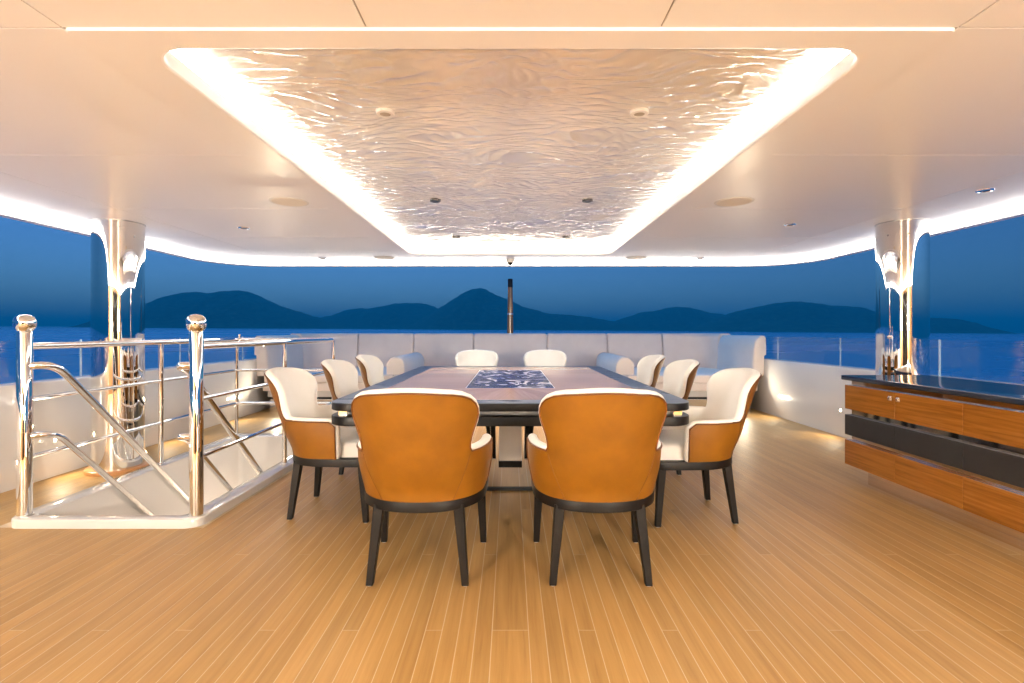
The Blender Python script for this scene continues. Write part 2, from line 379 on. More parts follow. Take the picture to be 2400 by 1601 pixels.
for s in segs[300:]:
    i = len(vs); vs += [(s[0], s[2], 0), (s[1], s[2], 0), (s[1], s[3], 0), (s[0], s[3], 0), (s[0], s[2], -.01), (s[1], s[2], -.01), (s[1], s[3], -.01), (s[0], s[3], -.01)]
    fs += [(i, i + 1, i + 2, i + 3), (i, i + 4, i + 5, i + 1), (i + 1, i + 5, i + 6, i + 2), (i + 2, i + 6, i + 7, i + 3), (i + 3, i + 7, i + 4, i)]
rest = mesh('decking', vs, fs, M['teak'], floor); rest['kind'] = 'stuff'
rest2 = mesh('aft_deck', [(-3.9, 7.785, 0), (3.9, 7.785, 0), (3.9, 11.1, 0), (-3.9, 11.1, 0)], [(0, 1, 2, 3)], M['teak'], floor)

# ------------------------------------------------------------------ ceiling with coffer
CZ = 2.15
XE, YE = 3.88, 6.95
def outline(d=0.0, back=-2.7, n=14):
    r = .75; x, y = XE + d, YE + d
    p = []
    for cx, a in ((x - r - d * 0, 0), (-x + r, 90)):
        for k in range(n + 1):
            t = R(a + 90 * k / n); p.append((cx + (r) * math.cos(t), y - r + r * math.sin(t)))
    return p + [(-x, back), (x, back)]
ceiling = struct(bpy.data.objects.new('ceiling', None)); link(ceiling)
FX, FY0, FY1 = 1.40, 1.60, 6.40                           # coffer frame
OX, OY0, OY1 = 1.22, 1.71, 6.26                           # coffer opening
# deckhead slab above the panels, open above the coffer
ol = outline(.06)
vs = []; fs = []
for (x0, x1, y0, y1) in ((-9, 9, -9, FY0 + .02), (-9, 9, FY1 - .02, 9), (-9, -FX + .02, FY0 + .02, FY1 - .02), (FX - .02, 9, FY0 + .02, FY1 - .02)):
    p = clip(ol, x0, x1, y0, y1); i = len(vs); n = len(p)
    vs += [(a, b_, CZ + .006) for a, b_ in p] + [(a, b_, CZ + .30) for a, b_ in p]
    fs += [tuple(range(i, i + n)), tuple(range(i + n, i + 2 * n))] + [(i + k, i + (k + 1) % n, i + n + (k + 1) % n, i + n + k) for k in range(n)]
mesh('deckhead_slab', vs, fs, M['groove'], ceiling)
o_in = outline(-.004); g = .003
def cpanel(x0, x1, y0, y1):
    p = clip(o_in, x0 + g, x1 - g, y0 + g, y1 - g)
    if len(p) > 2: prism('ceiling_panel', p, CZ, CZ + .0045, M['ceiling'], ceiling)
ysp = [FY0, 2.75, 3.95, 5.15, 6.06, 7.2]
for a, b_ in zip(ysp[:-1], ysp[1:]):
    for x0, x1 in ((-5, -3.03), (-3.03, -FX), (FX, 3.03), (3.03, 5)):
        cpanel(x0, x1, a, b_)
cpanel(-FX, FX, FY1, 7.2)
for y0, y1 in ((-2.7, -.9), (-.9, .35), (.35, FY0)):
    for x0, x1 in ((-5, -3.03), (-3.03, -FX), (-FX, -.45), (-.45, .47), (.47, FX), (FX, 3.03), (3.03, 5)): cpanel(x0, x1, y0, y1)
# coffer frame: 2 cm proud, rounded opening, upstand
fo = rrect(-FX, FX, FY0, FY1, .02, 14); fi = rrect(-OX, OX, OY0, OY1, .14, 14); fi2 = rrect(-OX - .012, OX + .012, OY0 - .012, OY1 + .012, .15, 14)
L3 = lambda p, z: [(x, y, z) for x, y in p]
ring('coffer_frame', [L3(fo, CZ + .03), L3(fo, CZ - .006), L3(rrect(-FX + .003, FX - .003, FY0 + .003, FY1 - .003, .02, 14), CZ - .008),
     L3(rrect(-OX - .01, OX + .01, OY0 - .01, OY1 + .01, .15, 14), CZ - .008), L3(rrect(-OX - .003, OX + .003, OY0 - .003, OY1 + .003, .143, 14), CZ - .006), L3(fi, CZ - .001), L3(fi, CZ + .012),
     L3(rrect(-OX - .014, OX + .014, OY0 - .014, OY1 + .014, .15, 14), CZ + .018), L3(rrect(-OX - .014, OX + .014, OY0 - .014, OY1 + .014, .15, 14), CZ + .066), L3(rrect(-OX - .024, OX + .024, OY0 - .024, OY1 + .024, .155, 14), CZ + .066), L3(rrect(-OX - .024, OX + .024, OY0 - .024, OY1 + .024, .155, 14), CZ + .02),
     L3(rrect(-FX + .03, FX - .03, FY0 + .02, FY1 - .03, .03, 14), CZ + .02)], M['frame'], ceiling, smooth=False)
PZ = CZ + .13
# relief panels
def ripple_h(x, y):
    wx = noise.noise(Vector((x * 1.6, y * 2.2, 4.1))) * .35; wy = noise.noise(Vector((x * 2.1, y * 3.1, 7.7))) * .16
    a = noise.noise(Vector((x * 9 + wx * 6, (y + wy) * 21, .3))); b_ = noise.noise(Vector((x * 18 + wx * 9, (y + wy) * 41 + a * 1.4, 2.3)))
    return .0056 * (1 - abs(a)) ** 2.6 + .0028 * b_ * b_ + .0011 * b_
for y0, y1 in ((OY0 - .10, 1.955), (1.955, 3.43), (3.43, 4.905), (4.905, OY1 + .14)):
    xs = np.arange(-OX - .15, OX + .1501, (2 * OX + .30) / 300); ny = max(4, int((y1 - y0) / .0052)); ys = np.linspace(y0 + .0012, y1 - .0012, ny)
    vs = [(x, y, PZ - ripple_h(x, y)) for y in ys for x in xs]; n = len(xs)
    fs = [(j * n + i, (j + 1) * n + i, (j + 1) * n + i + 1, j * n + i + 1) for j in range(ny - 1) for i in range(n - 1)]
    raw('relief_panel', vs, fs, M['ripple'], ceiling, smooth=True)
box('coffer_lid', (-OX - .17, OY0 - .11, PZ + .004), (OX + .17, OY1 + .16, PZ + .06), M['lip'], ceiling)
sides = [('x', -OX - .16), ('x', OX + .16)]
for sx in (-1, 1): box('coffer_side', (min(sx * (OX + .15), sx * (OX + .175)), OY0 - .10, CZ + .022), (max(sx * (OX + .15), sx * (OX + .175)), OY1 + .15, PZ + .003), M['lip'], ceiling)
box('coffer_side', (-OX - .148, OY1 + .125, CZ + .022), (OX + .148, OY1 + .145, PZ - .012), M['lip'], ceiling)
box('coffer_side', (-OX - .148, OY0 - .105, CZ + .022), (OX + .148, OY0 - .09, PZ - .012), M['lip'], ceiling)
# light strips in the coffer
cl = thing('cove_light', (0, 4, CZ), 'white light strips hidden around the rectangular recess in the ceiling', 'cove light')
def strip(name, lo, hi, m, parent): 
    o = box(name, lo, hi, m); o.parent = parent; o.matrix_parent_inverse = Matrix.Translation(parent.location).inverted(); return o
for sx in (-1, 1):
    a, b_ = sorted((sx * (OX + .045), sx * (OX + .085))); strip('light_strip', (a, OY0 + .05, CZ + .024), (b_, OY1 - .02, CZ + .034), M['cove_led'], cl)
strip('light_strip', (-OX, OY1 + .045, CZ + .024), (OX, OY1 + .075, CZ + .034), M['cove_led'], cl)
# overhang edge: white lip with a light strip on its inner side
def loop3(d, z): return [(x, y, z) for x, y in outline(d)]
el = thing('edge_light', (0, YE, CZ), 'thin glowing white light line along the outer edge of the overhang', 'light strip')
o = ring('light_strip', [loop3(-.044, CZ - .002), loop3(-.006, CZ - .043)], M['edge_led']); o.parent = el; o.matrix_parent_inverse = Matrix.Translation(el.location).inverted()
ring('overhang_lip', [loop3(.0, CZ + .004), loop3(.0, CZ - .047), loop3(-.012, CZ - .047), loop3(-.010, CZ - .058), loop3(.055, CZ - .060), loop3(.075, CZ + .05), loop3(.065, CZ + .32)], M['lip'], ceiling, smooth=False)

# speakers, downlights, dome camera
def at_loc(o, t): o.parent = t; o.matrix_parent_inverse = Matrix.Identity(4)
for x, y, lb in ((-1.61, 3.73, 'large round cream ceiling speaker on the left, nearer the viewer'), (1.63, 3.73, 'large round cream ceiling speaker on the right, nearer the viewer'),
                 (-1.61, 6.55, 'round cream ceiling speaker left of the camera dome by the aft edge'), (1.61, 6.55, 'round cream ceiling speaker right of the camera dome by the aft edge')):
    t = thing('ceiling_speaker', (x, y, CZ), lb, 'speaker', 'round speakers in the ceiling')
    lathe('grille', [(.001, -.006), (.118, -.006), (.122, -.003)], M['grille'], t, 40); lathe('rim', [(.122, -.0045), (.134, -.0045), (.137, -.001)], M['plastic'], t, 40)
DL = [(-.61, 2.5, PZ, 1, 'white ring spotlight on the rippled ceiling, front left'), (.63, 2.5, PZ, 1, 'white ring spotlight on the rippled ceiling, front right'),
      (-.61, 4.17, PZ, 0, 'dark spotlight on the rippled ceiling, middle row left'), (.63, 4.17, PZ, 0, 'dark spotlight on the rippled ceiling, middle row right'),
      (-.61, 5.78, PZ, 0, 'dark spotlight on the rippled ceiling, far row left'), (.63, 5.78, PZ, 0, 'dark spotlight on the rippled ceiling, far row right')]
for x, y, z, lit, lb in DL:
    t = thing('spotlight', (x, y, z - .001), lb, 'spotlight', 'spotlights on the rippled ceiling panel')
    lathe('bezel', [(.044, .01), (.044, -.016), (.041, -.019), (.027, -.019), (.026, -.012)], M['plastic'] if lit else M['dark_metal'], t, 28, cap=False)
    lathe('lens', [(.0262, -.012), (.0262, -.0165), (.020, -.0175), (.001, -.0175)], M['lens'] if lit else M['smoke'], t, 24)
for x, y, lb in ((-2.43, 4.67, 'small chrome downlight left of the recess near the left column'), (2.47, 4.52, 'small chrome downlight right of the recess near the right column'),
                 (3.18, 3.43, 'small chrome downlight at the far right near the overhang edge'), (-2.43, 6.62, 'small chrome downlight by the aft edge on the left'), (2.46, 6.62, 'small chrome downlight by the aft edge on the right')):
    t = thing('downlight', (x, y, CZ), lb, 'downlight', 'small chrome downlights in the ceiling')
    lathe('bezel', [(.050, -.001), (.048, -.006), (.034, -.008), (.030, -.003)], M['chrome'], t, 28); lathe('lens', [(.0295, -.0015), (.0295, -.005), (.001, -.005)], M['smoke'], t, 24)
t = thing('security_camera', (0, 6.74, CZ), 'white dome security camera under the aft edge of the ceiling', 'camera')
lathe('housing', [(.056, 0), (.058, -.018), (.052, -.034), (.036, -.040)], M['plastic'], t, 28)
lathe('dome', [(.040, -.036), (.038, -.052), (.026, -.066), (.010, -.073), (.001, -.074)], M['smoke'], t, 24)

# ------------------------------------------------------------------ columns
for x, lb in ((-3.42, 'mirror polished round steel column behind the stair railing'), (3.42, 'mirror polished round steel column behind the sideboard')):
    t = thing('column', (x, 4.47, 0), lb, 'column', 'polished steel columns')
    lathe('shaft', [(.19, .035), (.19, CZ - .004)], M['chrome'], t, 96)
    lathe('collar', [(.1965, CZ - .008), (.1965, CZ - .001), (.190, CZ - .0005)], M['brushed'], t, 64)
    lathe('plinth', [(.235, 0.001), (.235, .030), (.228, .036), (.19, .036)], M['teak_reflection'], t, 64)  # added wood ring, stands in for deck edge reflected at the column foot

# ------------------------------------------------------------------ bulwarks, glass
BX, BH = 3.79, .80
for sg, side in ((-1, 'left'), (1, 'right')):
    prof = [(0, 0.0), (0, BH - .03), (.010, BH - .008), (.03, BH), (.16, BH), (.18, BH - .02), (.18, -.4), (.0, -.4)]
    ys = [-2.7] + list(np.linspace(0, 10.2, 12)); vs, fs = [], []
    for y in ys: vs += [(sg * (BX + a), y, z) for a, z in prof]
    n = len(prof)
    for j in range(len(ys) - 1): fs += [(j * n + i, j * n + (i + 1) % n, (j + 1) * n + (i + 1) % n, (j + 1) * n + i) for i in range(n)]
    fs += [tuple(range(n)), tuple((len(ys) - 1) * n + i for i in range(n))]
    wl = mesh('bulwark', vs, fs, M['white_gel'], None, 40)
    tag(wl, 'glossy white bulwark wall along the %s side of the deck' % side, 'wall')
    t = thing('glass_balustrade', (sg * (BX + .085), 4, BH), 'clear glass balustrade on top of the %s bulwark' % side, 'balustrade')
    cuts = [-.94, .45, 1.84, 3.23, 4.62, 6.01, 7.41, 8.8, 10.1]
    for a, b_ in zip(cuts[:-1], cuts[1:]):
        lo, hi = (-.005, a - 4 + .006, -.015), (.005, b_ - 4 - .006, .33)
        c = [(x, y, z) for x in (lo[0], hi[0]) for y in (lo[1], hi[1]) for z in (lo[2], hi[2])]
        o = mesh('pane', c, [(0, 1, 3, 2), (4, 5, 7, 6), (0, 1, 5, 4), (2, 3, 7, 6), (0, 2, 6, 4), (1, 3, 7, 5)], [M['glass'], M['glass_edge']], t)
        for pf in o.data.polygons:
            if abs(pf.normal.y) > .5: pf.material_index = 1
# step lights in the bulwarks
for sg, yy in ((-1, (2.95, 4.26, 5.55, 6.86)), (1, (3.2, 4.55, 5.87, 7.2))):
    for k, y in enumerate(yy):
        o_w = ['nearest the viewer', 'second from the viewer', 'third from the viewer', 'closest to the sofa'][k]
        t = thing('step_light', (sg * BX, y, .30), 'tiny round glowing step light in the %s bulwark, %s' % ('left' if sg < 0 else 'right', o_w), 'step light', 'step lights in the bulwarks')
        t.rotation_euler = (0, R(90) * -sg, 0)
        lathe('bezel', [(.020, 0), (.020, .004), (.016, .006), (.013, .004)], M['chrome'], t, 20, cap=False); lathe('lens', [(.0128, .001), (.0128, .0035), (.001, .0035)], M['lamp_glow'], t, 16)
        ld = bpy.data.lights.new('step_lamp', 'SPOT'); ld.energy = 3.5; ld.color = (1, .82, .56); ld.spot_size = R(115); ld.spot_blend = .8; ld.shadow_soft_size = .015
        lo = bpy.data.objects.new('step_lamp', ld); link(lo, t); lo.location = (0, 0, .035)
        lo.rotation_euler = (0, R(180 - 40) if sg > 0 else R(180 + 40), 0)

# bulkhead behind the viewer
M['bulk'] = wood('bulkhead_timber', [(.3, (.30, .16, .07)), (.7, (.48, .29, .14))], (8, 8, .6), .35, rand=False)
wl = box('bulkhead', (-3.97, -2.9, -.1), (3.97, -2.72, CZ + .3), M['bulk']); tag(wl, 'timber deckhouse wall with dark glass doors behind the viewer', 'wall')

for x in (-1.05, 0.0, 1.05):
    dp = box('glass_door', (x - .5, -2.7195, .03), (x + .5, -2.70, 2.0), M['smoke']); dp.parent = wl
M['opal'] = mat('fill_lamp_shade', (.9, .85, .75), .5, emit=(1.0, .925, .80), estr=FILL_LAMP_E)  # glow of the added lamps that supply warm light from behind the camera
for x, lb in ((-2.5, 'cylindrical opal wall lamp on the deckhouse wall, left of the viewer'), (1.85, 'cylindrical opal wall lamp on the deckhouse wall, right of the viewer')):
    q = thing('fill_lamp', (x, -2.715, 1.45), lb, 'wall lamp', 'wall lamps on the deckhouse wall')
    lathe('shade', [(.001, -.22), (.085, -.22), (.092, -.21), (.092, .21), (.085, .22), (.001, .22)], M['opal'], q, 24, loc=(0, .16, 0)); box('bracket', (-.04, 0, -.06), (.04, .075, .06), M['chrome'], q, .005)

# ------------------------------------------------------------------ stairwell
t = thing('stair_coaming', ((WX0 + WX1) / 2, (WY0 + WY1) / 2, 0), 'low glossy white coaming around the stairwell opening', 'coaming')
cx, cy_ = t.location[0], t.location[1]
def RR(d, z, r, inner=False):
    if inner: x0, x1, y0, y1 = -2.97, -2.03, 3.20, 5.62
    else: x0, x1, y0, y1 = WX0, WX1, WY0, WY1
    return [(x - cx, y - cy_, z) for x, y in rrect(x0 + d, x1 - d, y0 + d, y1 - d, r, 8)]
ring('rim', [RR(0, 0.0, .10), RR(0, .045, .10), RR(.003, .052, .10), RR(.010, .056, .095), RR(-.008, .056, .05, True), RR(-.002, .053, .045, True), RR(0, .045, .045, True)], M['white_gel'], t, smooth=35)
ring('well_wall', [RR(0, .0445, .045, True), RR(0, -2.2, .045, True)], M['white_gel'], t, smooth=50)
mesh('well_floor', [(-2.99 - cx, 3.18 - cy_, -2.19), (-2.0 - cx, 3.18 - cy_, -2.19), (-2.0 - cx, 5.65 - cy_, -2.19), (-2.99 - cx, 5.65 - cy_, -2.19)], [(0, 1, 2, 3)], M['white_gel'], t)
q = thing('hidden_stair_lamp', (-2.5, 5.60, -1.3), 'glowing lamp low on the wall inside the stairwell', 'lamp'); q.rotation_euler = (R(90), 0, 0)  # hidden lamp added to brighten the stairwell walls from below
lathe('shade', [(.001, 0), (.09, 0), (.09, .02), (.07, .05), (.001, .06)], mat('hidden_stair_lamp_shade', (.9, .85, .75), .5, emit=(1.0, .80, .62), estr=75), q, 24)
RL, RRx, RY0, RY1 = -3.035, -1.962, 3.20, 5.68
t = thing('stair_railing', (-2.5, 4.4, .056), 'polished steel railing with two ball topped newel posts around the stairwell', 'railing')
def W(p): return [Vector(q) - Vector(t.location) for q in p]
for x in (RL, RRx):
    p = lathe('newel_post', [(.040, 0), (.040, 1.135), (.034, 1.150)], M['chrome'], t, 40, loc=(x + 2.5, RY0 - 4.4, 0))
    lathe('ball_cap', [(.032, 1.145), (.044, 1.158), (.054, 1.176), (.0575, 1.198), (.055, 1.218), (.047, 1.235), (.034, 1.246), (.018, 1.252), (.001, 1.254)], M['chrome'], p, 40, loc=(x + 2.5, RY0 - 4.4, 0), smooth=60)
    lathe('foot_ring', [(.044, 0), (.044, .004), (.040, .005)], M['brushed'], p, 40, loc=(x + 2.5, RY0 - 4.4, 0))
    for y in (4.45, RY1):
        pp = lathe('post', [(.019, 0), (.019, 1.05)], M['chrome'], t, 20, loc=(x + 2.5, y - 4.4, 0)); lathe('foot_flange', [(.027, 0), (.027, .004), (.0195, .007)], M['brushed'], pp, 20, loc=(x + 2.5, y - 4.4, 0))
for z, r_, nm in ((1.11, .0215, 'top_rail'), (.775, .014, 'mid_rail'), (.41, .014, 'mid_rail')):
    tube(nm, W(fillet([(RL, RY0, z), (RL, RY1, z), (RRx, RY1, z), (RRx, RY0, z)], .07, 8)), r_, M['chrome'], t, 18)
lathe('latch_knob', [(.014, 0), (.014, .012), (.009, .014), (.009, .024), (.013, .028), (.013, .040), (.008, .044)], M['chrome'], t, 18, loc=(RL + .03 + 2.5, RY1 - 4.4, 1.13 - .056))
for x, sg in ((RL, 1), (RRx, -1)):
    for z, r_, L in ((.985, .024, 1.75), (.545, .0195, 1.15)):
        xi = x + sg * .095; s0 = 3.24 if sg > 0 else 3.16
        tube('handrail', W(fillet([(x, RY0, z), (xi, s0, z + .008), (xi, s0 + .11, z - .03), (xi, s0 + .11 + L, z - .03 - L * .97)], .075, 8)), r_, M['chrome'], t, 18)

# ------------------------------------------------------------------ sofa
SY = 7.65
t = thing('sofa', (0, SY, 0), 'long grey upholstered built-in sofa across the aft end of the deck', 'sofa')
def sb(name, lo, hi, m, bev=.02, seg=2): return box(name, (lo[0], lo[1] - SY, lo[2]), (hi[0], hi[1] - SY, hi[2]), m, t, bev, seg)
sb('plinth', (-3.62, SY + .06, .001), (3.62, 9.7, .185), M['chrome'], .004)
sb('shadow_gap', (-3.60, SY + .09, .185), (3.60, 9.7, .222), M['black'], .0)
sb('base_panel', (-3.64, SY + .03, .222), (3.64, 9.75, .312), M['white_gel'], .006)
sb('base_panel', (-3.70, SY + .005, .314), (3.70, 9.8, .428), M['sofa_fab'], .012)
sx = [-3.69, -2.72, -1.75, -.62, .62, 1.75, 2.72, 3.69]
for a, b_ in zip(sx[:-1], sx[1:]): sb('seat_cushion', (a + .003, SY, .430), (b_ - .003, 9.62, .55), M['sofa_fab'], .03, 4)
def back_cushion(x0, x1):
    prof = []
    y0, y1, z0, z1 = 9.56, 9.86, .53, 1.172
    bm = bmesh.new(); bmesh.ops.create_cube(bm, size=1)
    for v in bm.verts:
        v.co = Vector((x0 + (v.co.x + .5) * (x1 - x0), y0 + (v.co.y + .5) * (y1 - y0) - SY, z0 + (v.co.z + .5) * (z1 - z0)))
        if v.co.z > 1 and v.co.y < y0 + .1 - SY: v.co.y += .09
    bmesh.ops.bevel(bm, geom=bm.edges[:], offset=.045, segments=5, profile=.5, affect='EDGES')
    me = bpy.data.meshes.new('back_cushion'); bm.to_mesh(me); bm.free(); me.materials.append(M['sofa_fab']); me.polygons.foreach_set('use_smooth', [True] * len(me.polygons))
    link(bpy.data.objects.new('back_cushion', me), t)
bx_ = [-2.87, -1.825, -.695, .695, 1.83, 2.87]
for a, b_ in zip(bx_[:-1], bx_[1:]): back_cushion(a + .003, b_ - .003)
def sweep(name, path, prof, m, parent, smooth=True):
    """path of (x, y, nx, ny): the profile's first coordinate goes along the normal"""
    vs, fs = [], []; n = len(prof)
    for x, y, nx_, ny_, sc_ in path: vs += [(x + nx_ * a * sc_, y + ny_ * a * sc_, z if sc_ == 1 else (z - .85) * (.9 + .1 * sc_) + .85) for a, z in prof]
    for j in range(len(path) - 1): fs += [(j * n + i, j * n + (i + 1) % n, (j + 1) * n + (i + 1) % n, (j + 1) * n + i) for i in range(n)]
    fs += [tuple(range(n))[::-1], tuple((len(path) - 1) * n + i for i in range(n))]
    return mesh(name, vs, fs, m, parent, 60)
cprof = [(a, z) for a, z in [(-.14, .53), (-.14, .60), (-.10, 1.10), (-.085, 1.145), (-.05, 1.172), (.08, 1.172), (.12, 1.16), (.14, 1.12), (.14, .56), (.12, .53)]]
for sg in (1, -1):
    path = [(sg * 2.875, 9.71 - SY, 0, 1, .93), (sg * 2.89, 9.71 - SY, 0, 1, 1), (sg * 3.15, 9.71 - SY, 0, 1, 1)]
    for k in range(1, 9):
        a = R(90 - 90 * k / 9); path.append((sg * (3.15 + .62 * math.cos(a)), 9.09 + .62 * math.sin(a) - SY, sg * math.cos(a), math.sin(a), 1))
    path += [(sg * 3.77, 9.06 - SY, sg, 0, 1), (sg * 3.77, 9.045 - SY, sg, 0, .93)]
    sweep('corner_cushion', path, cprof, M['sofa_fab'], t)
    aprof = [(-.145, .535), (-.15, .62), (-.13, .95), (-.095, 1.08), (-.05, 1.132), (.0, 1.145), (.03, 1.14), (.058, 1.11), (.062, .86), (.025, .845), (.02, .55), (.0, .535)]
    path = [(sg * 3.785, 9.035 - SY, sg, 0, .9), (sg * 3.785, 9.01 - SY, sg, 0, 1), (sg * 3.775, SY + .05 - SY, sg, 0, 1), (sg * 3.772, SY + .015 - SY, sg, 0, .95), (sg * 3.77, SY - .005 - SY, sg, 0, .8)]
    sweep('arm_cushion', path, aprof, M['sofa_fab'], t)
for x, lb in ((-1.745, 'grey half round bolster on the sofa left of the table'), (1.745, 'grey half round bolster on the sofa right of the table')):
    b_ = thing('bolster', (x, SY + .12, .5505), lb, 'bolster', 'half round bolsters on the sofa')
    pr = [(-.14, 0), (-.145, .10)] + [(-.145 * math.cos(R(a)), .10 + .17 * math.sin(R(a))) for a in range(15, 180, 15)] + [(.145, .10), (.14, 0)]
    L = 1.80; vs, fs = [], []; n = len(pr)
    rows = [(.012, .90), (.0, .80), (.0, .9), (.008, .96), (.025, 1), (L - .02, 1), (L, .94)]
    rows = [(.0, .86), (.010, .95), (.03, 1), (L - .02, 1), (L, .94)]
    for y, s_ in rows: vs += [(a * s_, y, z * (s_ if s_ < 1 else 1)) for a, z in pr]
    for j in range(len(rows) - 1): fs += [(j * n + i, j * n + (i + 1) % n, (j + 1) * n + (i + 1) % n, (j + 1) * n + i) for i in range(n)]
    fs += [tuple(range(n))[::-1], tuple((len(rows) - 1) * n + i for i in range(n))]
    mesh('cushion', vs, fs, M['sofa_fab'], b_, 50)
for sg, lb in ((-1, 'glowing lamp under the left end of the sofa'), (1, 'glowing lamp under the right end of the sofa')):
    q = thing('sofa_lamp', (sg * 3.48, SY + .028, .27), lb, 'lamp', 'lamps under the sofa ends'); q.rotation_euler = (R(90), 0, 0)
    lathe('bezel', [(.026, 0), (.026, .006), (.021, .010), (.018, .006)], M['chrome'], q, 20, cap=False); lathe('lens', [(.0178, .002), (.0178, .0055), (.001, .0055)], M['lamp_glow'], q, 16)
    ld = bpy.data.lights.new('sofa_bulb', 'SPOT'); ld.energy = 9; ld.color = (1, .84, .60); ld.spot_size = R(130); ld.spot_blend = .7; ld.shadow_soft_size = .02
    lo = bpy.data.objects.new('sofa_bulb', ld); link(lo, q); lo.location = (0, 0, .03); lo.rotation_euler = (R(180 - 30), 0, 0)

# flagstaff
t = thing('flagstaff', (0, 10.6, 0), 'varnished wooden flagstaff with a black cap behind the sofa', 'flagstaff')
lathe('pole', [(.085, 0), (.068, 1.1), (.050, 2.12)], M['mast'], t, 24); lathe('cap', [(.051, 2.12), (.050, 2.285), (.046, 2.295)], M['black'], t, 24)
lathe('fitting', [(.064, 1.55), (.066, 1.56), (.066, 1.58), (.063, 1.59)], M['brushed'], t, 24)

# ------------------------------------------------------------------ dining table
TX, TY0, TY1, TZ = 1.085, 3.0, 6.3, .78
t = thing('dining_table', (0, (TY0 + TY1) / 2, 0), 'large dining table with dark frame, pink wood veneer and blue wave inlay', 'table')
ty = t.location[1]
def LP(p): return [(x, y - ty) for x, y in p]
outl = rrect(-TX, TX, TY0, TY1, .13, 10)
prism('tabletop', LP(outl), .733, .777, M['table_edge'], t, .004, 35)
prism('lower_shelf', LP(outl), .646, .700, M['table_edge'], t, .004, 35)
box('core_band', (-.98, TY0 + .11 - ty, .700), (.98, TY1 - .11 - ty, .733), M['chrome'], t)
for x in (-1.0, -.5, .5, 1.0):
    for y in (TY0 + .05, TY1 - .05):
        if abs(x) == 1.0: box('spacer', (x - .025, y + (.03 if y < 4 else -.03) - .025 - ty, .7002), (x + .025, y + (.03 if y < 4 else -.03) + .025 - ty, .7328), M['chrome'], t)
        else: box('spacer', (x - .02, y - .012 - ty, .7002), (x + .02, y + .012 - ty, .7328), M['table_edge'], t)
IX, IY0, IY1 = .915, 3.17, 6.13
e = .0006
o_s = rrect(-TX + .001, TX - .001, TY0 + .001, TY1 - .001, .129, 10)
def border(x0, x1, y0, y1):
    p = clip(o_s, x0 + e, x1 - e, y0 + e, y1 - e); prism('border_piece', LP(p), .7772, .780, M['table_dark'], t)
border(-9, 9, 0, IY0); border(-9, 9, IY1, 9)
for x0, x1 in ((-9, -IX), (IX, 9)):
    for y0, y1 in zip((IY0, 4.05, 4.75, 5.45), (4.05, 4.75, 5.45, IY1)): border(x0, x1, y0, y1)
MX, MY0, MY1 = .335, 3.82, 5.60
def veneer(pts, ang):
    c = (sum(p[0] for p in pts) / len(pts), sum(p[1] for p in pts) / len(pts)); k = .9985
    pts = [(c[0] + (x - c[0]) * k, c[1] + (y - c[1]) * k) for x, y in pts]
    o = prism('veneer_piece', [(x - c[0], y - c[1]) for x, y in pts], .7772, .7802, M['veneer'], t); o.location = (c[0], c[1] - ty, 0); o['grain'] = float(-ang)
for sg in (-1, 1):
    ys = np.linspace(MY0, MY1, 5)
    for y0, y1 in zip(ys[:-1], ys[1:]): veneer([(sg * MX, y0), (sg * IX, y0), (sg * IX, y1), (sg * MX, y1)][::sg], 0.0)
def fan(ymos, yout):
    s = 1 if yout > ymos else -1; pathp = [(-IX, ymos), (-IX, yout), (IX, yout), (IX, ymos)]
    L1 = abs(yout - ymos); tot = 2 * L1 + 2 * IX
    def P(d):
        if d < L1: return (-IX, ymos + s * d)
        if d < L1 + 2 * IX: return (-IX + d - L1, yout)
        return (IX, yout - s * (d - L1 - 2 * IX))
    K = 14
    for k in range(K):
        d0, d1 = tot * k / K, tot * (k + 1) / K; a, b_ = P(d0), P(d1)
        m0, m1 = (-MX + 2 * MX * k / K, ymos), (-MX + 2 * MX * (k + 1) / K, ymos)
        pts = [m0, a]
        for cd_, cp in ((L1, (-IX, yout)), (L1 + 2 * IX, (IX, yout))):
            if d0 < cd_ < d1: pts.append(cp)
        pts += [b_, m1]
        mid = P((d0 + d1) / 2); ang = math.atan2(mid[1] - ymos, mid[0] - (m0[0] + m1[0]) / 2); veneer(pts, ang)
fan(MY0, IY0); fan(MY1, IY1)
prism('inlay_frame', LP([(-MX + .0008, MY0 + .0008), (MX - .0008, MY0 + .0008), (MX - .0008, MY1 - .0008), (-MX + .0008, MY1 - .0008)]), .7772, .7803, M['plastic'], t)
prism('wave_inlay', LP([(-MX + .006, MY0 + .006), (MX - .006, MY0 + .006), (MX - .006, MY1 - .006), (-MX + .006, MY1 - .006)]), .7800, .7808, M['mosaic'], t)
box('pedestal', (-.52, 3.88 - ty, .022), (.52, 5.42 - ty, .6458), M['chrome'], t, .006)
box('pedestal_front', (-.085, 3.85 - ty, .229), (.085, 3.879 - ty, .6455), M['white_fab'], t, .004)
box('pedestal_band', (-.088, 3.848 - ty, .180), (.088, 3.879 - ty, .2285), M['dark_wood'], t, .002)
box('base_plate', (-.54, 3.86 - ty, .001), (.54, 5.44 - ty, .022), M['black'], t, .003)

